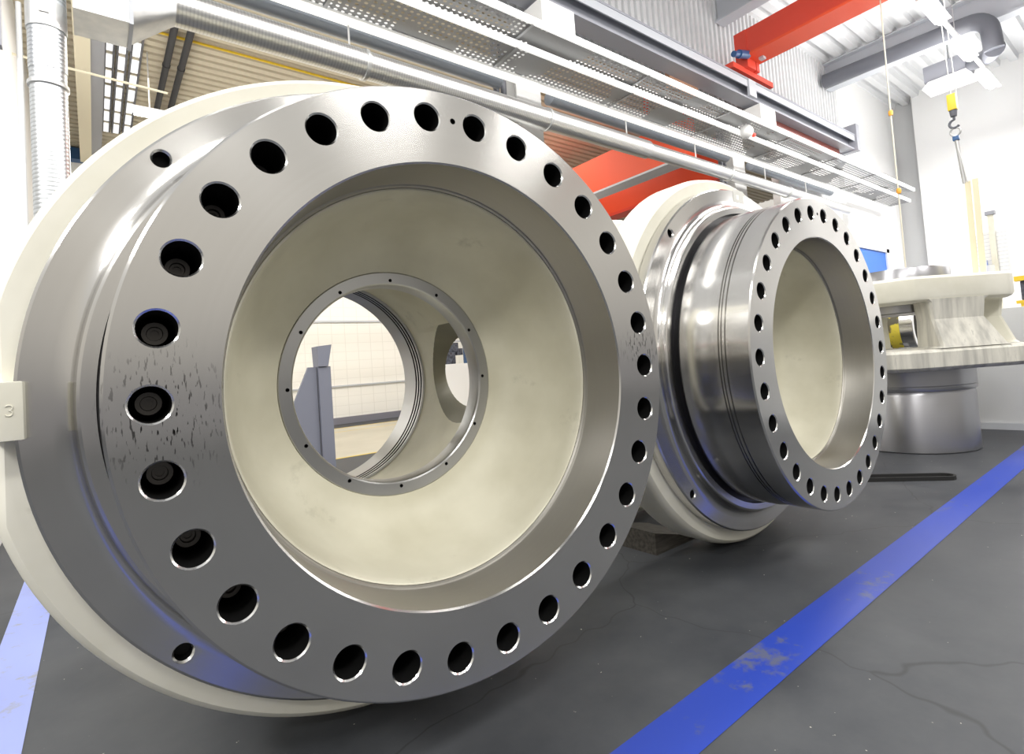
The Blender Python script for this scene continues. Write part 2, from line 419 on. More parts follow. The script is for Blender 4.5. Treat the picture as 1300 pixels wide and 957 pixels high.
def make_body(parent, z):
    dish = []
    for i in range(13):                          # bowl from the flange lip in to the small ring
        t = i / 12; a = t * PI / 2
        dish.append((.536 + .252 * math.cos(a) ** .9 if i < 12 else .536, .24 + .445 * math.sin(a) ** 1.15))
    prof = [(.799, .226), (.793, .229)] + dish + [(.5335, .69), (.5335, .785), (.645, .785), (.668, .805), (.668, 1.70), (.6675, 1.71), (.6665, 1.72),
            (.6665, 2.035), (1.33, 2.035), (1.40, 1.99), (1.40, 1.74), (1.36, 1.70), (.80, 1.695), (.76, 1.66), (.76, 1.04), (.80, 1.005), (1.41, 1.0), (1.455, .985), (1.475, .95),
            (1.475, .76), (1.462, .72), (1.44, .7), (1.36, .698), (.799, .697)]
    bm = lathe(bmesh.new(), prof, 144, rad=body_rad)
    nb = len(prof); 
    o = finish('cast_body', bm, [M['cream'], M['cream_out'], M['rim']], parent, (0, 0, z), smooth=False)
    bpy.context.view_layer.update()
    cut = bmesh.new()
    for sgn in (1, -1):
        n = 48; rows = []
        for x, ea, eb in ((.58, .40, .325), (.80, .39, .185)):
            rows.append([cut.verts.new((sgn * x, 1.19 + ea * math.cos(2 * PI * k / n), .02 + eb * math.sin(2 * PI * k / n))) for k in range(n)])
        cut.faces.new(rows[0]); cut.faces.new(rows[1][::-1])
        for k in range(n): cut.faces.new((rows[0][k], rows[1][k], rows[1][(k + 1) % n], rows[0][(k + 1) % n]))
    bmesh.ops.recalc_face_normals(cut, faces=cut.faces[:])
    me = boolean_cut(o, cut)
    for p in me.polygons:
        c = p.center
        r = math.hypot(c.x, c.z)
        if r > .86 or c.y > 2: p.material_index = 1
        vs = [me.vertices[i].co for i in p.vertices]
        if .5 < abs(c.x) < .79 and .8 < c.y < 1.65 and all(abs(math.hypot((v.y - 1.19) / (.40 - .01 * (abs(v.x) - .58) / .22), (v.z - .02) / (.325 - .14 * (abs(v.x) - .58) / .22)) - 1) < .02 for v in vs): p.material_index = 2
    me.polygons.foreach_set('use_smooth', [True] * len(me.polygons)); me.set_sharp_from_angle(angle=math.radians(35))
    return o

def make_ring(parent, z):
    prof = [(.480, .682), (.530, .682), (.533, .685), (.533, .78), (.470, .78), (.470, .70), (.474, .687)]
    o = finish('bore_ring', lathe(bmesh.new(), prof, 128), [M['steel_ring'], M['hole']], parent, (0, 0, z), smooth=False)
    bpy.context.view_layer.update()
    cut = bmesh.new(); ang = .0082 + 0
    for k in range(12):
        a = ang + k * PI / 6; cyl_y(cut, .4944 * math.sin(a), .4944 * math.cos(a), .0085, .67, .72, 14)
    bmesh.ops.recalc_face_normals(cut, faces=cut.faces[:])
    me = boolean_cut(o, cut)
    for p in me.polygons:
        for k in range(12):
            a = ang + k * PI / 6
            if all(math.hypot(me.vertices[i].co.x - .4944 * math.sin(a), me.vertices[i].co.z - .4944 * math.cos(a)) < .0088 for i in p.vertices): p.material_index = 1
    me.polygons.foreach_set('use_smooth', [True] * len(me.polygons)); me.set_sharp_from_angle(angle=math.radians(30))
    return o

def make_bearing(parent, z):
    prof = [(.662, 1.724)]; mats = []
    inner = [(.652, 1.728)]
    for s in (1.742, 1.782, 1.822): inner += [(.652, s), (.6655, s + .001), (.6655, s + .021), (.652, s + .022)]
    inner += [(.652, 2.03), (.6655, 2.033), (.6655, 1.724)]
    prof = inner
    mats = [0] * len(prof)
    for q in range(3): mats[1 + q * 4 + 0] = 1; mats[1 + q * 4 + 1] = 1; mats[1 + q * 4 + 2] = 1
    bm = lathe(bmesh.new(), prof, 128, mats=mats)
    return finish('bearing_ring', bm, [M['steel_ring'], M['hole']], parent, (0, 0, z))

def copy_tree(o, parent=None):
    c = o.copy(); C.objects.link(c)
    if parent: c.parent = parent
    for ch in o.children: copy_tree(ch, c)
    return c

Z1, Z2 = H - .041, H - .0653
u1 = thing('planet_carrier', 'huge cream planet carrier in front with scuffed round steel flange, see-through bore', 'machine part', (1.1176, 1.7127, 0), -.0418)
make_flange(u1, Z1); make_body(u1, Z1); make_ring(u1, Z1); make_bearing(u1, Z1)
u2 = thing('planet_carrier', 'cream planet carrier standing behind the big one, long grooved steel barrel flange', 'machine part', (4.1662, 1.6365, 0), 0)
for ch in list(u1.children):
    c = ch.copy(); C.objects.link(c); c.parent = u2; c.location.z = Z2
    if ch.name.startswith('flange'):
        c.data = ch.data.copy(); c.data.materials[0] = M['steel_clean']
# bolts seen deep in the left-hand holes of the front flange
for k in range(19, 28):
    x, zz = hole_xz(k)
    bm = lathe(bmesh.new(), [(.0001, .20), (.012, .20), (.012, .19), (.020, .19), (.022, .175), (.034, .175), (.036, .18), (.036, .40), (.0001, .40)], 20, closed=False)
    b = finish('bolt', bm, M['bolt'], u1, (x, 0, Z1 + zz))
# cast lug with its raised 3 at the left rim of the front carrier
lug = finish('cast_lug', nbox(-1.425, -1.322, .56, .76, -.084, .104, bev=.008), M['cream_out'], u1, (0, 0, Z1))
def stroke3(bm, cx, cz, s, y):
    pts = []
    for c0, a0, a1 in ((.5, 2.6, -1.5), (-.5, 1.5, -2.6)):
        for i in range(9):
            a = a0 + (a1 - a0) * i / 8
            pts.append((cx + s * .55 * math.cos(a), y, cz + s * (c0 + .5 * math.sin(a))))
    return tube(bm, pts, s * .13, 8)
finish('cast_number', stroke3(bmesh.new(), -1.357, .012, .017, .558), M['cream_out'], lug)
# paper tag taped on the collar of the rear carrier
tg = finish('tape_patch', nbox(-.02, .135, .6045, .6068, 1.265, 1.365), M['tape'], u2, (0, 0, Z2))
finish('paper_tag', nbox(.02, .06, .603, .6045, 1.285, 1.325), M['paper'], tg)

# timber wedges that keep the round castings from rolling
def wedge(name, label, x, y, s, l=.3, h=.16, w=.5):
    o = finish(name, prism(bmesh.new(), [(0, 0), (l * s, 0), (l * s, h * .35), (l * .25 * s, h), (0, h * .9)] if False else [(0, 0), (l * s, 0), (l * s, h)], 'Y', -w / 2, w / 2), M['timber'], None, (x, y, 0), smooth=False)
    return tag(o, label, 'wedge')
wedge('timber_wedge', 'dark timber wedge on the floor between the two round castings', 4.0, 2.98, -1, .62, .17, .55)

# ------------------------------------------------------------------ upright carrier at the right
CX, CY = 9.17, 2.63
u3 = thing('planet_carrier', 'streaked cream planet carrier standing upright on its steel drum end at right', 'machine part', (CX, CY, 0))
prof = [(.735, 0), (.75, .012), (.75, .765), (.742, .785), (.735, .80), (.765, .815), (.772, .83), (.772, .868), (.765, .875), (.772, .882), (.772, 1.098), (.62, 1.098), (.62, 0)]
finish('drum', lathe(bmesh.new(), prof, 120, 'Z'), M['steel_z'], u3)
def flats(a, r, z):
    # plates are square with rounded corners, one flat side square to each web
    if r < .8: return r
    k = (a - math.radians(-125)) % (PI / 2); k = min(k, PI / 2 - k)
    q = (1.17 if z < 1.6 else 1.05) - ((1.40 if z < 1.6 else 1.22) - r)
    return min(r, q / math.cos(k))
finish('bottom_plate', lathe(bmesh.new(), [(.4, 1.10), (1.31, 1.10), (1.37, 1.12), (1.40, 1.15), (1.40, 1.33), (1.37, 1.365), (.4, 1.38)], 240, 'Z', rad=flats), M['cream_dirty'], u3)
finish('top_plate', lathe(bmesh.new(), [(.5, 1.97), (1.16, 1.97), (1.20, 1.99), (1.22, 2.03), (1.22, 2.25), (1.19, 2.285), (.5, 2.29)], 240, 'Z', rad=flats), M['cream_out'], u3)
finish('top_ring', lathe(bmesh.new(), [(.50, 2.29), (.615, 2.29), (.615, 2.455), (.605, 2.47), (.52, 2.47), (.50, 2.45)], 96, 'Z'), M['steel_z'], u3)
finish('lower_ring', lathe(bmesh.new(), [(.50, 1.97), (.50, 1.87), (.515, 1.86), (.64, 1.86), (.655, 1.87), (.655, 1.97)], 96, 'Z'), M['steel_z'], u3)
def web(ac, m):
    """flat-faced web: upright upper half, lower half flaring out to the bottom plate"""
    bm = bmesh.new(); c, sn = math.cos(math.radians(ac)), math.sin(math.radians(ac))
    lv = [(1.372, 1.155, .47, .46), (1.40, 1.145, .42, .41), (1.735, 1.02, .395, .27), (1.95, 1.035, .42, .29), (1.99, 1.04, .46, .34)]
    rows = []
    for z, r, hl, hr in lv:
        row = []
        for u, q in ((hl * .97, r), (-hr * .97, r), (-hr, r - .04), (-hr * .8, .66), (hl * .8, .66), (hl, r - .04)):
            row.append(bm.verts.new((q * c + u * sn, q * sn - u * c, z)))
        rows.append(row)
    n = 6
    for A, B in zip(rows, rows[1:]):
        for k in range(n): bm.faces.new((A[k], A[(k + 1) % n], B[(k + 1) % n], B[k]))
    bm.faces.new(rows[0][::-1]); bm.faces.new(rows[-1]); bmesh.ops.recalc_face_normals(bm, faces=bm.faces[:])
    return finish('web', bm, m, u3, smooth=False)
for ac, m in ((-125, M['cream_dirty']), (-50, M['cream_out']), (55, M['cream_out']), (145, M['cream_out'])): web(ac, m)

# clear plastic cover lying on the plate edge
pc = finish('plastic_cover', nbox(-.17, .17, -.10, .10, 0, .14, bev=.015), M['clear'], None, (9.72, 1.78, 2.292), (0, 0, .4))
tag(pc, 'small clear plastic cover lying on the right edge of the upright casting', 'cover')

# ------------------------------------------------------------------ strapped drum behind it
d4 = thing('turned_drum', 'horizontal turned steel drum with a yellow strap, behind the upright casting', 'machine part', (12.0, 3.75, 0))
finish('barrel', lathe(bmesh.new(), [(.40, -.62), (.49, -.62), (.50, -.6), (.50, -.1), (.505, -.09), (.505, .95), (.49, .98), (.4, .98)], 96), M['steel'], d4, (0, 0, H + .2))
finish('ratchet_strap', lathe(bmesh.new(), [(.507, -.42), (.517, -.42), (.517, -.24), (.507, -.24)], 96), M['strap_yellow'], d4, (0, 0, H + .2))
for yy in (-.5, .6):
    finish('cradle', prism(bmesh.new(), [(-.5, 0), (.5, 0), (.42, 1.30), (.33, 1.36), (0, 1.24), (-.33, 1.36), (-.42, 1.30)], 'Y', yy, yy + .16), M['grey_paint'], d4, smooth=False)

# ------------------------------------------------------------------ floor and its markings
def sheet(x0, x1, y0, y1, z): 
    bm = bmesh.new(); bm.faces.new([bm.verts.new(p) for p in ((x0, y0, z), (x1, y0, z), (x1, y1, z), (x0, y1, z))]); return bm
struct('floor', nbox(-14, 26, -16, 19, -.2, 0), M['floor'])
struct('trim_1', sheet(-14, 21, 1.31, 1.545, .003), M['blue_line'])
struct('trim_2', sheet(-.52, -.30, 3.2, 7.6, .003), M['pale_blue_line'])
struct('trim_3', sheet(-.5, 24, 10.35, 16.3, .003), M['beige_floor'])
struct('trim_4', sheet(-.5, 24, 10.25, 10.35, .004), M['yellow_line'])
struct('trim_5', sheet(-.5, 24, 16.3, 16.42, .004), M['yellow_line'])
struct('trim_6', sheet(-.5, 24, 15.2, 15.28, .0045), M['yellow_line'])

# ------------------------------------------------------------------ hall shell
YW = 6.2; XE = 22.7; ZR = H + 8.2
def corrugate_x(bm, x0, x1, y, z0, z1, per, dep):
    x = x0; pts = []
    while x < x1:
        pts += [(x, y), (x + per * .42, y), (x + per * .5, y + dep), (x + per * .92, y + dep)]; x += per
    A = [bm.verts.new((p[0], p[1], z0)) for p in pts]; B = [bm.verts.new((p[0], p[1], z1)) for p in pts]
    for i in range(len(pts) - 1): bm.faces.new((A[i], A[i + 1], B[i + 1], B[i]))
    return bm
def deck(bm, y0, y1, x0, x1, z, per, dep, frac=.42):
    y = y0; pts = []
    while y < y1:
        pts += [(y, z), (y + per * frac, z), (y + per * (frac + .08), z + dep), (y + per * .92, z + dep)]; y += per
    A = [bm.verts.new((x0, p[0], p[1])) for p in pts]; B = [bm.verts.new((x1, p[0], p[1])) for p in pts]
    for i in range(len(pts) - 1): bm.faces.new((A[i], B[i], B[i + 1], A[i + 1]))
    return bm
struct('wall_back', corrugate_x(bmesh.new(), 3.0, 17.9, YW, H + 5.35, ZR + .3, .19, .05), M['white_corr'])
struct('wall_back.001', nbox(17.9, XE, YW - .02, YW + .25, 0, ZR + .3), M['white_wall'])
struct('wall_back.002', nbox(14.0, 17.9, YW + .12, YW + .3, 0, H + 5.4), M['white_wall'])
struct('wall_right', nbox(XE + .35, XE + .6, -9, YW + .25, 0, ZR + .3), M['pier'])
struct('wall_right.001', nbox(XE - .15, XE + .35, -9, 5.5, 0, ZR + .3), M['white_wall'])
struct('ceiling', deck(bmesh.new(), -9, YW + .3, -.5, XE + .5, ZR, .42, .16), M['deck'])
# low aisle beyond the columns
ZA = H + 6.5
struct('ceiling.001', deck(bmesh.new(), YW + .3, 18, -1, 24, ZA, .24, .05, .6), M['beige_deck'])
struct('wall_left', nbox(-1.1, -.85, 7.6, 18, 0, ZA + .2), M['white_wall'])
struct('wall_far', nbox(-1.1, 24, 17.8, 18.1, 0, ZA + .2), M['tile'])
struct('baseboard_far', nbox(-.85, 24, 17.72, 17.8, 0, .22), M['plinth'])
struct('trim_7', nbox(-.85, 24, 17.74, 17.8, H - .31, H - .26), M['lgrey_paint'])
struct('trim_8', nbox(-.85, 24, 17.74, 17.8, H + 1.86, H + 1.92), M['lgrey_paint'])
struct('baseboard_right', nbox(XE - .2, XE - .15, -9, 5.5, 0, .2), M['lgrey_paint'])
struct('trim_9', nbox(-1, 24, 17.5, 17.8, ZA - .35, ZA - .05), M['navy'])

# skylight strips along the aisle roof
for i, (x0, x1) in enumerate(((.37, .47), (.56, .67), (.77, .89))):
    t = thing('skylight', ('left', 'middle', 'right')[i] + ' of three narrow glowing skylight strips in the beige roof, upper left', 'skylight', (0, 0, ZA - .03), 0, 'skylight strips')
    y = 8.4
    while y < 16:
        finish('pane', nbox(x0, x1, y, y + .50, 0, .02), M['sky'], t, smooth=False); y += .66
    finish('frame', box(nbox(x0 - .035, x0, 8.3, 16.1, -.03, .03), x1, x1 + .035, 8.3, 16.1, -.03, .03), M['dgrey_paint'], t, smooth=False)
rb = thing('roof_beam', 'cream roof beam with shaded grey web, upper left beyond the duct', 'beam', (0, 0, ZA - .45))
finish('bottom_flange', nbox(-.10, .13, 6.6, 17.4, 0, .06), M['cream_beam'], rb, smooth=False)
finish('beam_web', nbox(.13, .33, 6.6, 17.4, .04, .43), M['grey_paint'], rb, smooth=False)  # shade on the beam's side is put into this grey colour
for i, (x, zz) in enumerate(((1.31, 6.36), (1.56, 6.36))):
    o = finish('black_pipe', tube(ntube([(x, 7.6, H + zz), (x, 17, H + zz)], .06), [(x, 12.0, H + zz), (x, 12.06, H + zz)], .07), M['black_pipe'])
    tag(o, ('left', 'right') [i] + ' of the two black pipes running under the aisle roof', 'pipe', 'black roof pipes')
for i, (y, zz, x0, x1, lab) in enumerate(((11.1, 6.455, .6, 7, 'thin yellow gas pipe under the beige roof above the front casting'), (10.2, 6.46, 8.5, 14.5, 'thin yellow pipe under the roof left of the red crane girders'))):
    tag(finish('gas_pipe', ntube([(x0, y, H + zz), (x1, y, H + zz)], .024, 10), M['yellow']), lab, 'pipe')
tag(finish('tie_rod', ntube([(-.86, 11.0, H + 5.4), (1.2, 11.0, H + 5.3)], .02, 8), M['cream_beam']), 'thin cream rod crossing behind the upright duct under the aisle roof', 'rod')
al = thing('aisle_lamp', 'bright white lamp just above the front casting rim, upper left', 'lamp', (1.0, 12, H + 5.25))
finish('hanger_rod', ntube([(0, 0, .1), (0, 0, 1.27)], .012, 6), M['white_steel'], al); finish('lamp_tube', nbox(-.25, .3, -.08, .08, 0, .06, bev=.02), M['lamp'], al); finish('lamp_housing', nbox(-.27, .32, -.1, .1, .06, .13), M['white_steel'], al)

# red crane girders in the aisle
g1 = thing('aisle_crane_girder', 'front orange-red crane girder with grey lower flange in the next aisle', 'crane', (0, 0, 0), 0, 'aisle crane girders')
finish('box_girder', nbox(10.9, 11.3, 6.9, 16.5, H + 4.52, H + 5.45), M['orange_red'], g1, smooth=False)
finish('bottom_flange', nbox(10.85, 11.35, 6.9, 16.5, H + 4.47, H + 4.52), M['lgrey_paint'], g1, smooth=False)
for yy in (8, 15):
    finish('hanger', nbox(11.05, 11.15, yy, yy + .1, H + 5.45, ZA + .03), M['red'], g1, smooth=False)
g2 = thing('aisle_crane_girder', 'rear orange-red crane girder just above the second casting', 'crane', (0, 0, 0), 0, 'aisle crane girders')
finish('box_girder', nbox(12.5, 12.9, 6.9, 16.5, H + 4.35, H + 5.35), M['orange_red'], g2, smooth=False)
finish('bottom_flange', nbox(12.45, 12.95, 6.9, 16.5, H + 4.27, H + 4.35), M['red'], g2, smooth=False)

for yy in (8, 15):
    finish('hanger', nbox(12.65, 12.75, yy, yy + .1, H + 5.35, ZA + .03), M['red'], g2, smooth=False)
# columns carrying the runway
for i, x in enumerate((5.3, 11.6)):
    t = thing('steel_column', ('white steel column with dark pipes beside it above the front casting', 'white steel column carrying the crane rail above the second casting')[i], 'column', (x, YW, 0))
    finish('shaft', box(box(nbox(0, .5, 0, .03, 0, H + 5.3), 0, .5, .3, .33, 0, H + 5.3), .22, .28, .03, .3, 0, H + 5.3), M['white_steel'], t, smooth=False)
    finish('bracket', nbox(-.05, .62, -.75, .0, H + 4.9, H + 5.28, bev=.02), M['white_steel'], t, smooth=False)
    for q in (0, 1):
        finish('dark_pipe', ntube([(-.28 + q * .14, .15, .2), (-.28 + q * .14, .15, H + 5.2)], .05, 12), M['dgrey_paint'], t)

# crane runway beam
rw = thing('crane_runway', 'long grey crane runway beam with a rail across the upper right', 'beam', (0, 0, 0))
ib = [(-.16, 0), (.16, 0), (.16, .04), (.025, .06), (.025, .36), (.2, .38), (.2, .42), (-.2, .42), (-.2, .38), (-.025, .36), (-.025, .06), (-.16, .04)]
finish('beam', prism(bmesh.new(), [(5.7 + u, H + 5.34 + v) for u, v in ib], 'X', 4.0, 17.1), M['grey_paint'], rw, smooth=False)
finish('web_plate', nbox(4.0, 17.1, 5.51, 5.53, H + 5.57, H + 5.72), M['lgrey_paint'], rw, smooth=False)
finish('rail', prism(bmesh.new(), [(5.66, H + 5.76), (5.74, H + 5.76), (5.72, H + 5.84), (5.68, H + 5.84)], 'X', 4.0, 17.1), M['grey_paint'], rw, smooth=False)
finish('end_stop', nbox(17.0, 17.2, 5.45, 5.95, H + 5.3, H + 6.05), M['grey_paint'], rw, smooth=False)
finish('splice_plate', nbox(11.2, 11.5, 5.48, 5.53, H + 5.38, H + 5.74), M['lgrey_paint'], rw, smooth=False)
tag(finish('conductor_rail', nbox(12.1, 16.6, 5.78, 5.9, H + 5.08, H + 5.338), M['dark_red'], smooth=False), 'dark red conductor rail under the crane runway, right of the column bracket', 'rail')
tag(finish('tan_panel', nbox(8.9, 9.85, 5.862, 5.96, H + 5.1, H + 5.5), M['copper'], smooth=False), 'tan box panel under the crane runway left of the column bracket', 'panel')

# overhead travelling crane
oc = thing('bridge_crane', 'red overhead crane bridge on the runway, upper right', 'crane', (11.35, 0, 0))
finish('girder', nbox(-.22, .22, -8, 5.55, H + 6.2, H + 6.75), M['red'], oc, smooth=False)
finish('bottom_flange', nbox(-.30, .30, -8, 5.55, H + 6.15, H + 6.2), M['orange_red'], oc, smooth=False)
finish('leg', box(nbox(-.235, .10, 5.42, 5.68, H + 5.95, H + 6.75), .14, .26, 5.42, 5.68, H + 5.95, H + 6.22), M['red'], oc, smooth=False)
finish('end_carriage', nbox(-.7, 1.0, 5.50, 5.76, H + 5.845, H + 5.96), M['red'], oc, smooth=False)
mo = finish('drive_motor', tube(ntube([(-.60, 5.42, H + 6.10), (-.22, 5.42, H + 6.2)], .085), [(-.8, 5.42, H + 6.04), (-.60, 5.42, H + 6.10)], .06), M['navy'], oc)
finish('junction_plate', nbox(.0, .12, 5.2, 5.3, H + 6.1, H + 6.24), M['lgrey_paint'], oc, smooth=False)

# roof girders
for i, x in enumerate((11.5, 17.35)):
    gb = [(-.17, 0), (.17, 0), (.17, .05), (.03, .07), (.03, .72), (.17, .74), (.17, .78), (-.17, .78), (-.17, .74), (-.03, .72), (-.03, .07), (-.17, .05)]
    o = finish('roof_girder', prism(bmesh.new(), [(x + u, ZR - .80 + v) for u, v in gb], 'Y', -9, YW - .02), M['lgrey_paint'], smooth=False)
    tag(o, ('grey roof girder at the top edge above the red crane', 'grey roof girder with the dark duct along it, upper right')[i], 'beam', 'roof girders')

# dark ventilation duct along the girder with its elbow
vd = thing('ventilation_duct', 'dark grey ventilation duct along the roof girder bending down at right', 'duct', (0, 0, 0))
pts = [(16.9, 6.1, H + 7.52), (16.9, 2.87, H + 7.42)] + arc((16.9, 2.87, H + 7.02), PI / 2, 0, .40, (0, -1, 0), (0, 0, 1), 8)[1:]
pts += [(16.95, 2.45, H + 6.6)]
finish('duct_pipe', ntube(pts, .19, 20), M['dgrey_paint'], vd)
finish('lower_branch', ntube([(17.0, 2.45, H + 6.65), (17.6, 2.66, H + 6.75), (18.1, 3.05, H + 6.9)], [.2, .19, .17], 20), M['dgrey_paint'], vd)
ah = thing('air_heater', 'dark grey ceiling air heater with pale lower tray below the roof, upper right', 'heater', (18.5, 3.6, H + 6.75), 0)
finish('case', nbox(-.35, .35, -.45, .5, .1, .55, bev=.03), M['grey_paint'], ah)
finish('tray', prism(bmesh.new(), [(-.5, -.05), (.55, -.05), (.4, .1), (-.4, .1)], 'X', -.4, .4), M['white_steel'], ah, smooth=False)
finish('hanger', ntube([(0, 0, .55), (0, 0, 1.4)], .02, 8), M['steel_rope'], ah)

# hall lamps
for i, (x, y, lab) in enumerate(((13.4, 2.75, 'glaring white hall lamp nearest the crane, top right'), (15.9, 2.8, 'glaring white hall lamp beside the elbow of the dark duct'), (18.3, 2.85, 'glaring white hall lamp lowest of the row at right'))):
    t = thing('hall_lamp', lab, 'lamp', (x, y, H + 6.42), 0, 'hall lamps')
    finish('lamp_tube', ntube([(-.6, 0, .0), (-.5, 0, -.02), (.5, 0, -.02), (.6, 0, 0)], [.05, .085, .085, .05], 12), M['lamp'], t)
    finish('reflector', prism(bmesh.new(), [(-.14, .02), (.14, .02), (.07, .12), (-.07, .12)], 'X', -.65, .65), M['white_steel'], t, smooth=False)
tag(finish('lamp_trunking', nbox(12.0, 19.5, 2.76, 2.84, H + 6.545, H + 6.60), M['white_steel'], smooth=False), 'thin white trunking that the glaring hall lamps hang on', 'trunking')
for x in (12.6, 15.2, 17.9):
    finish('suspension_wire', ntube([(x, 2.8, H + 6.6), (x, 2.8, ZR - .005)], .008, 6), M['steel_rope'], bpy.data.objects['lamp_trunking'])
tp = thing('cable_bundle', 'dark cables on the roof deck between the crane and the lamps', 'cable', (0, 0, 0))
for q in range(3):
    finish('cable', ntube([(12.5, 3.3 + q * .14, ZR - .047), (17.0, 3.3 + q * .14, ZR - .047)], .045, 8), M['grey_paint'], tp)

# ------------------------------------------------------------------ cable trays
def tray(label, y0, y1, z, x0, x1, hook=True):
    t = thing('cable_tray', label, 'cable tray', (0, 0, z), 0, 'cable trays')
    finish('tray_sheet', sheet(x0, x1, y0, y1, 0.), M['tray'], t, smooth=False)
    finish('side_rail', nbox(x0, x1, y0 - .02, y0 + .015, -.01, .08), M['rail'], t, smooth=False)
    finish('side_rail', nbox(x0, x1, y1 - .015, y1 + .02, -.01, .10), M['white_steel'], t, smooth=False)
    x = x0 + .8
    while x < x1 - .3:
        finish('cross_bracket', nbox(x, x + .04, y0, y1, -.02, -.003), M['tray_inner'], t, smooth=False); x += 2.4
    return t
tray('upper perforated cable tray with a bright white front rail', 4.98, 5.42, H + 4.39, -1.0, 19.8)
tray('lower perforated cable tray with a bright white front rail', 5.32, 5.86, H + 4.26, -1.0, 20.6)
tag(finish('edge_strip', nbox(-1.0, 17.6, 5.885, 5.925, H + 4.155, H + 4.25), M['rail'], smooth=False), 'lowest long bright white strip along the far edge of the trays', 'light strip')  # white edge strip, shares the glow put into the rail material
em = thing('emergency_light', 'small round white emergency light with a red tip between the cable trays', 'lamp', (10.25, 4.99, H + 4.158))
finish('dome', lathe(bmesh.new(), [(.001, -.11), (.06, -.10), (.11, -.06), (.13, .0), (.13, .05), (.11, .09), (.05, .11), (.001, .115)], 32, 'Y', closed=False), M['white_steel'], em, (0, .15, .08))
finish('lens', lathe(bmesh.new(), [(.001, -.04), (.03, -.03), (.04, 0), (.03, .03), (.001, .04)], 16, 'Y', closed=False), M['red_led'], em, (.15, .1, .02))
for i, (x0, x1) in enumerate(((-1, 4.9), (5.9, 11.15), (12.2, 16.6))):
    o = finish('service_pipe', ntube([(x0, 6.12, H + 4.24), (x1, 6.12, H + 4.24)], .115, 18), M['pipe'])
    tag(o, ('blue-grey pipe behind the trays, left of the first column', 'blue-grey pipe behind the trays, between the two columns', 'blue-grey pipe behind the trays, right of the second column')[i], 'pipe', 'service pipes')

# ------------------------------------------------------------------ galvanised ducts
dz = H + 3.66; DY = 5.8
du = thing('spiral_duct', 'long galvanised spiral duct running above both castings', 'duct', (0, DY, dz))
segs = [(.72, 2.63, .165), (2.63, 5.5, .160), (5.5, 7.9, .155), (7.9, 10.6, .128), (10.6, 13.2, .125), (13.2, 16.8, .125)]
for x0, x1, r in segs:
    finish('duct_section', ntube([(x0, 0, 0), (x1, 0, 0)], r, 28), M['duct'], du)
for x0, x1, r in segs[1:]:
    finish('joint_collar', lathe(bmesh.new(), [(r, -.025), (r + .018, -.02), (r + .018, .02), (r, .025)], 28, 'X'), M['galv'], du, (x0, 0, 0))
for x in (2.5, 7.5, 9.6, 12.4, 14.5):
    finish('hanger_rod', ntube([(x, .095, .10), (x, .095, .49)], .012, 8), M['white_steel'], du)
rd = thing('rectangular_duct', 'galvanised rectangular duct joining the upright duct to the spiral duct', 'duct', (0, DY, dz))
finish('duct_body', nbox(-.045, .36, -.22, .22, -.40, .20), M['galv'], rd, smooth=False)
bm = bmesh.new(); A = [(-.22, -.40), (.22, -.40), (.22, .20), (-.22, .20)]
n = 28; ra = []; rb_ = []
for k in range(n):
    a = 2 * PI * k / n; cu, cv = math.cos(a), math.sin(a)
    s = 1 / max(abs(cu), abs(cv)); ra.append(bm.verts.new((.36, .22 * cu * s, -.10 + .30 * cv * s))); rb_.append(bm.verts.new((.72, .165 * cu, .165 * cv)))
for k in range(n): bm.faces.new((ra[k], ra[(k + 1) % n], rb_[(k + 1) % n], rb_[k]))
finish('transition', bm, M['galv'], rd)
finish('seam_flange', box(nbox(.345, .375, -.235, .235, -.415, -.40), .345, .375, -.235, -.22, -.4, .21), M['lgrey_paint'], rd, smooth=False)
ud = thing('upright_duct', 'upright galvanised spiral duct with a paper label, at the left edge', 'duct', (-.225, DY, 0))
finish('duct_section', ntube([(0, 0, 0), (0, 0, H + 2.75)], .125, 28), M['vduct'], ud)
finish('joint_collar', lathe(bmesh.new(), [(.125, H + 2.60), (.14, H + 2.61), (.14, H + 2.64), (.125, H + 2.65)], 28, 'Z'), M['galv'], ud)
finish('duct_section', ntube([(0, 0, H + 2.75), (0, 0, H + 3.12)], .13, 28), M['vduct'], ud)
finish('smooth_sleeve', ntube([(0, 0, H + 3.10), (0, 0, H + 3.32)], .138, 28), M['galv'], ud)
finish('elbow', ntube([(0, 0, H + 3.30)] + arc((.16, 0, H + 3.46), PI, PI / 2, .16, (1, 0, 0), (0, 0, 1), 8), .137, 28), M['vduct'], ud)
finish('paper_label', nbox(-.045, .025, -.146, -.139, H + 3.20, H + 3.27), M['paper'], ud, smooth=False)
tag(finish('thin_conduit', ntube([(-.40, DY, 0), (-.40, DY, H + 3.3)], .02, 8), M['white_steel']), 'thin pale conduit just left of the upright duct', 'pipe')
tag(finish('wall_conduit', box(nbox(-.56, -.50, 5.7, 5.78, H + 2.85, H + 3.9), -.57, -.49, 5.68, 5.8, H + 3.35, H + 3.75), M['grey_paint'], smooth=False), 'short grey conduit bracket at the top left corner', 'bracket')

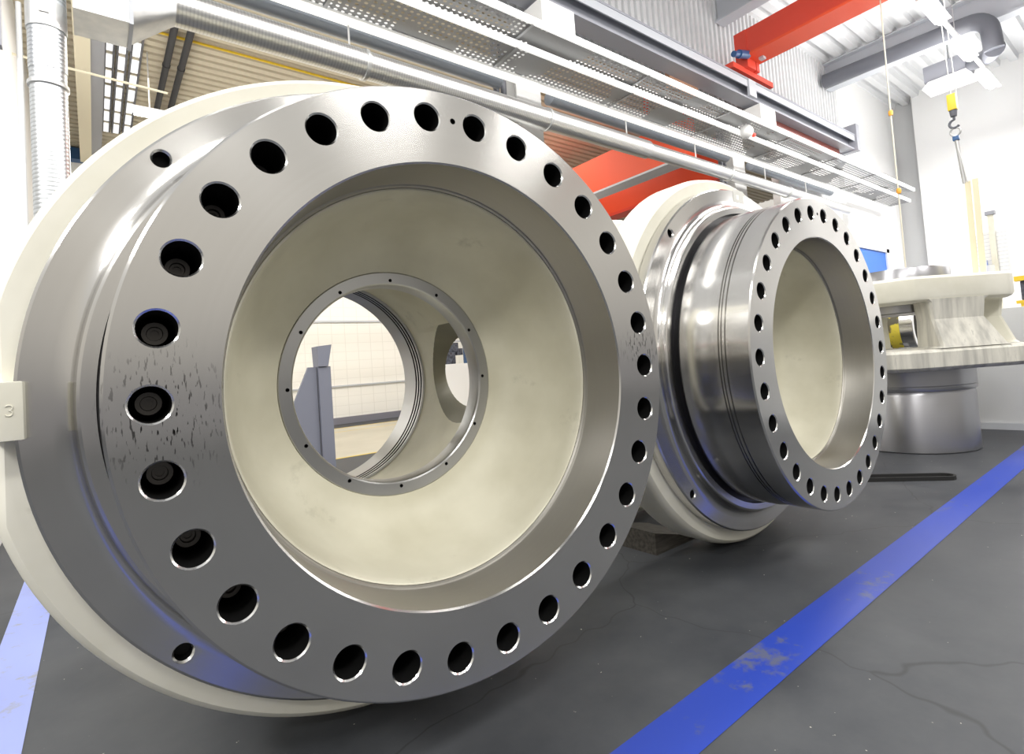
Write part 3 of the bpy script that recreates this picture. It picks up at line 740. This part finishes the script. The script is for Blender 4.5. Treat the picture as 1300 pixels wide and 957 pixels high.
# ------------------------------------------------------------------ hoist, slings and cords
hx, hy = 9.2, 1.80
ch = thing('hoist_hook', 'yellow crane hook block on two ropes above the upright casting', 'hoist', (hx, hy, 0))
for q in (-.03, .03):
    finish('rope', ntube([(hx * 0 + q * .4, q - .02, H + 3.18), (q * .4, q + .03, H + 6.15)], .007, 6), M['steel_rope'], ch)
finish('block', nbox(-.05, .05, -.05, .05, H + 2.98, H + 3.2, bev=.02), M['yellow'], ch)
finish('swivel', ntube([(0, 0, H + 2.98), (0, 0, H + 2.9)], [.045, .035], 12), M['dgrey_paint'], ch)
finish('hook', ntube([(0, 0, H + 2.9)] + arc((0, -.0, H + 2.80), PI / 2, -PI * .8, .055, (0, 1, 0), (0, 0, 1), 10), .016, 10), M['dgrey_paint'], ch)
sl = thing('lifting_sling', 'pair of cream webbing slings hanging from the yellow hook block', 'sling', (hx, hy, 0))
finish('ring', ntube(arc((0, 0, H + 2.69), 0, 2 * PI, .055, (0, 1, 0), (0, 0, 1), 18), .012, 8), M['steel_rope'], sl)
finish('shackle', nbox(-.03, .03, -.035, .035, H + 2.57, H + 2.63, bev=.01), M['navy'], sl)
finish('chain', ntube([(0, 0, H + 2.58), (.02, -.03, H + 1.98)], .022, 8), M['steel_rope'], sl)
finish('chain', ntube([(0, 0, H + 2.58), (-.02, -.07, H + 1.98)], .008, 8), M['steel_rope'], sl)
for q in (0, 1):
    finish('web_strap', nbox(-.012, .012, -.03, .03, H + .745, H + 2.0), M['sling'], sl, (.02 - .04 * q, -.01 - .085 * q, 0), (.015, 0, 0), smooth=False)
pcx, pcy = 11.5, 3.1
pc2 = thing('pendant_cord', 'long pale pendant cord with orange knobs hanging right of the trays', 'cord', (pcx, pcy, 0))
finish('cord', ntube([(0, .0, H + 6.145), (0, .02, H + 4), (0, .04, H + .8)], .012, 8), M['rope'], pc2)
for zz in (4.05, 2.62):
    finish('knob', lathe(bmesh.new(), [(.001, -.05), (.03, -.045), (.04, 0), (.03, .045), (.001, .05)], 14, 'Z', closed=False), M['orange'], pc2, (0, .02, H + zz))
finish('control_box', nbox(-.04, .04, 0, .08, H + .45, H + .8, bev=.01), M['yellow'], pc2)

# ------------------------------------------------------------------ enclosure, mesh screen, pole behind the upright casting
en = thing('machine_enclosure', 'long low white machine enclosure behind the upright casting', 'enclosure', (11.1, 0, 0))
finish('panel', nbox(0, .6, -3, 2.95, .1, H + .33, bev=.01), M['pier'], en, smooth=False)
finish('kick_strip', nbox(-.03, .6, -3, 2.95, 0, .10), M['lgrey_paint'], en, smooth=False)
ms = thing('mesh_screen', 'white mesh screen standing on the enclosure beside the thin post', 'screen', (11.35, 1.72, H + .33))
finish('mesh', nbox(-.01, .01, .02, .42, .45, 1.25), M['mesh'], ms, smooth=False)
for q in (0.0, .42):
    finish('screen_post', nbox(-.015, .015, q, q + .025, 0, 1.28), M['white_steel'], ms, smooth=False)
finish('blue_clip', prism(bmesh.new(), [(.26, .42), (.30, .42), (.28, .8)], 'X', -.03, -.012), M['blue'], ms, smooth=False)
po = thing('sensor_post', 'thin pale post with a grey cap at the right, on the enclosure', 'post', (11.3, 1.78 + .12, H + .33))
finish('post', nbox(-.03, .03, -.035, .035, 0, 1.50), M['cream_out'], po, smooth=False)
finish('cap', nbox(-.05, .05, -.06, .06, 1.5, 1.56), M['grey_paint'], po, smooth=False)
ym = thing('yellow_gantry', 'yellow machine beam with dark fittings at the right edge behind the upright casting', 'machine', (12.4, 1.75, 0))
finish('beam', box(nbox(-.1, .1, -1.5, .12, H + .80, H + .88), -.1, .1, -1.5, .12, H + .42, H + .47), M['yellow'], ym, smooth=False)
finish('fitting', nbox(-.06, .06, -.4, .05, H + .47, H + .8, bev=.03), M['machine'], ym)
finish('post', box(nbox(-.08, .08, -1.5, -1.34, 0, H + .8), -.08, .08, -.1, .06, 0, H + .42), M['yellow'], ym, smooth=False)

# blue roller door in the side wall
bd = thing('blue_door', 'bright blue door panel in a grey frame on the far white wall', 'door', (18.4, YW - .02, 0))
finish('panel', nbox(0, 2.25, -.03, 0, H - 1.5, H + 2.80), M['blue'], bd, smooth=False)
finish('frame', box(nbox(2.25, 2.5, -.08, 0, 0, H + 3.0), -.1, 2.5, -.08, 0, H + 2.80, H + 2.92), M['pier'], bd, smooth=False)

# webbing sling lying on the floor
bm = bmesh.new()
p0, p1 = Vector((6.55, 2.55, .03)), Vector((7.22, 1.72, .03)); d = (p1 - p0).normalized(); nrm = Vector((-d.y, d.x, 0))
path = [p0 + nrm * .085] + [p1 + nrm * .085 - d * .1] + [p1 - d * .1 + 0.085 * (math.cos(a) * nrm + math.sin(a) * d) for a in [PI * i / 8 for i in range(1, 8)]] + [p1 - nrm * .085 - d * .1] + [p0 - nrm * .085]
rows = []
for i, p in enumerate(path):
    t = (path[min(i + 1, len(path) - 1)] - path[max(i - 1, 0)]).normalized(); s = Vector((-t.y, t.x, 0)) * .012
    rows.append([bm.verts.new(q) for q in (p - s + Vector((0, 0, -.03)), p + s + Vector((0, 0, -.03)), p + s + Vector((0, 0, .012)), p - s + Vector((0, 0, .012)))])
for A, B in zip(rows, rows[1:]):
    for k in range(4): bm.faces.new((A[k], A[(k + 1) % 4], B[(k + 1) % 4], B[k]))
bm.faces.new(rows[0][::-1]); bm.faces.new(rows[-1]); bmesh.ops.recalc_face_normals(bm, faces=bm.faces[:])
tag(finish('round_sling', bm, M['black_rubber'], smooth=False), 'flat black webbing loop lying on the floor by the second casting', 'sling')

# ------------------------------------------------------------------ seen through the bore
jg = thing('steel_fixture', 'slate-grey steel bracket seen through the bore of the front casting', 'fixture', (0, 7.5, 0))
finish('post', nbox(2.43, 2.60, -.05, .16, 0, H + .17), M['jig'], jg, smooth=False)
finish('gusset', prism(bmesh.new(), [(1.55, 0), (2.42, 0), (2.42, H + .17), (2.31, H + .17)], 'Y', 0, .05), M['jig'], jg, smooth=False)
finish('stop_block', prism(bmesh.new(), [(2.43, H + .172), (2.56, H + .172), (2.62, H + .47), (2.42, H + .45)], 'Y', -.08, .16), M['jig'], jg, smooth=False)
finish('base_plate', nbox(1.45, 2.8, -.25, .4, 0, .03), M['jig'], jg, smooth=False)
wc = thing('white_cabinet', 'low white cabinet seen through the side window inside the front casting', 'cabinet', (0, 13.2, 0))
finish('case', nbox(7.0, 10.6, 0, .7, .06, H + .16, bev=.01), M['white_wall'], wc, smooth=False)
finish('kick_strip', nbox(7.05, 10.55, .03, .7, 0, .06), M['plinth'], wc, smooth=False)
mc = thing('tool_machine', 'small dark machine with a blue post on the low white cabinet', 'machine', (0, 13.5, H + .16))
finish('body', box(box(nbox(7.85, 8.3, -.2, .2, 0, .34, bev=.03), 8.0, 8.45, -.15, .15, .34, .62, bev=.03), 8.4, 8.62, -.1, .1, .25, .45, bev=.02), M['machine'], mc)
finish('blue_post', nbox(8.75, 8.92, -.1, .1, 0, .75), M['navy'], mc, smooth=False)
finish('guard_rail', box(nbox(7.5, 9.1, .22, .26, .66, .70), 7.6, 7.64, .22, .26, 0, .7), M['lgrey_paint'], mc, smooth=False)

# ------------------------------------------------------------------ light
def area(name, loc, sx, sy, power, rot=(0, 0, 0), col=(1, .98, .95), spread=PI):
    l = bpy.data.lights.new(name, 'AREA'); l.shape = 'RECTANGLE'; l.size = sx; l.size_y = sy; l.energy = power; l.color = col; l.spread = spread
    o = bpy.data.objects.new(name, l); C.objects.link(o); o.location = loc; o.rotation_euler = rot
    return o
for i, (x, p) in enumerate(((-6.5, 330), (-1.8, 240), (3.4, 270), (8.6, 270))):
    area('lamp_front_%d' % i, (x, -5.2, H + 7.0), 2.6, 1.1, p * 1.25, (math.radians(18), 0, 0))
area('lamp_row_mid', (4.5, 2.6, H + 6.4), 11, .4, 420)
area('lamp_row_far', (16.5, 2.8, H + 6.3), 7, .5, 600)
area('lamp_row_far_low', (18, -2.5, H + 6.3), 7, .6, 950)
area('fill_roof_up', (16.5, 3.0, H + 5.6), 7, .8, 260, (PI, 0, 0))  # added upward fill that brightens the roof deck, no fixture here
area('fill_wall_wash', (13, 1.0, H + 4.6), 14, .8, 300, (math.radians(85), 0, 0))  # added fill that whitens the back wall, no fixture here
area('lamp_aisle', (6, 11, ZA - .5), 12, 3, 300, col=(1, .96, .88))
area('fill_aisle_up', (5, 11, H + 3.5), 12, 3, 75, (PI, 0, 0), col=(1, .96, .88))  # area light in mid-air, facing up at the aisle ceiling
area('fill_aisle_wall', (7, 14, H + 4.5), 12, .8, 260, (math.radians(50), 0, 0), col=(1, .97, .9))  # fill aimed at the far aisle wall
area('fill_left_side', (-5.0, 2.6, H + 4.6), 1.2, 3.0, 350, (0, -math.radians(50), 0))  # added fill from the left for the front casting's rim and the floor
area('fill_left_wall', (.6, 9.5, H + 2.8), 1.5, 3, 150, (0, math.radians(80), 0))  # area light in mid-air, facing the left wall

w = bpy.data.worlds.new('World'); bpy.context.scene.world = w; w.use_nodes = True
nt = w.node_tree; bg = nt.nodes['Background']
tc = nt.nodes.new('ShaderNodeTexCoord'); sp = nt.nodes.new('ShaderNodeSeparateXYZ'); nt.links.new(tc.outputs['Generated'], sp.inputs['Vector'])
r = nt.nodes.new('ShaderNodeValToRGB'); nt.links.new(sp.outputs['Z'], r.inputs['Fac'])
e = r.color_ramp.elements
e[0].position = 0; e[0].color = (.30, .29, .29, 1)
e[1].position = 1; e[1].color = (.7, .7, .7, 1)
for p, c in ((.04, (.46, .44, .41, 1)), (.12, (.64, .61, .56, 1)), (.25, (.74, .70, .63, 1)), (.45, (.8, .78, .74, 1))):
    q = r.color_ramp.elements.new(p); q.color = c
nt.links.new(r.outputs['Color'], bg.inputs['Color']); bg.inputs['Strength'].default_value = 1.0

# ------------------------------------------------------------------ camera
cd = bpy.data.cameras.new('Camera'); cam = bpy.data.objects.new('Camera', cd); C.objects.link(cam)
R = [[0.7873506149898156, -0.6122660327216644, -0.07217557932176928], [-0.030325541775543533, 0.0784673728001408, -0.9964553341328769], [0.6157591823035844, 0.7867484836852991, 0.04321403507777885]]
cam.matrix_world = Matrix(((R[0][0], -R[1][0], -R[2][0], 0), (R[0][1], -R[1][1], -R[2][1], 0), (R[0][2], -R[1][2], -R[2][2], H), (0, 0, 0, 1)))
cd.sensor_width = 36; cd.lens = 681.307 / 1300 * 36; cd.shift_y = -44.5 / 1300; cd.clip_start = .02
sc = bpy.context.scene; sc.camera = cam
sc.view_settings.view_transform = 'Standard'; sc.view_settings.look = 'None'; sc.view_settings.exposure = 0
sc.cycles.use_denoising = True
sc.cycles.max_bounces = 8; sc.cycles.transparent_max_bounces = 12; sc.cycles.sample_clamp_indirect = 4
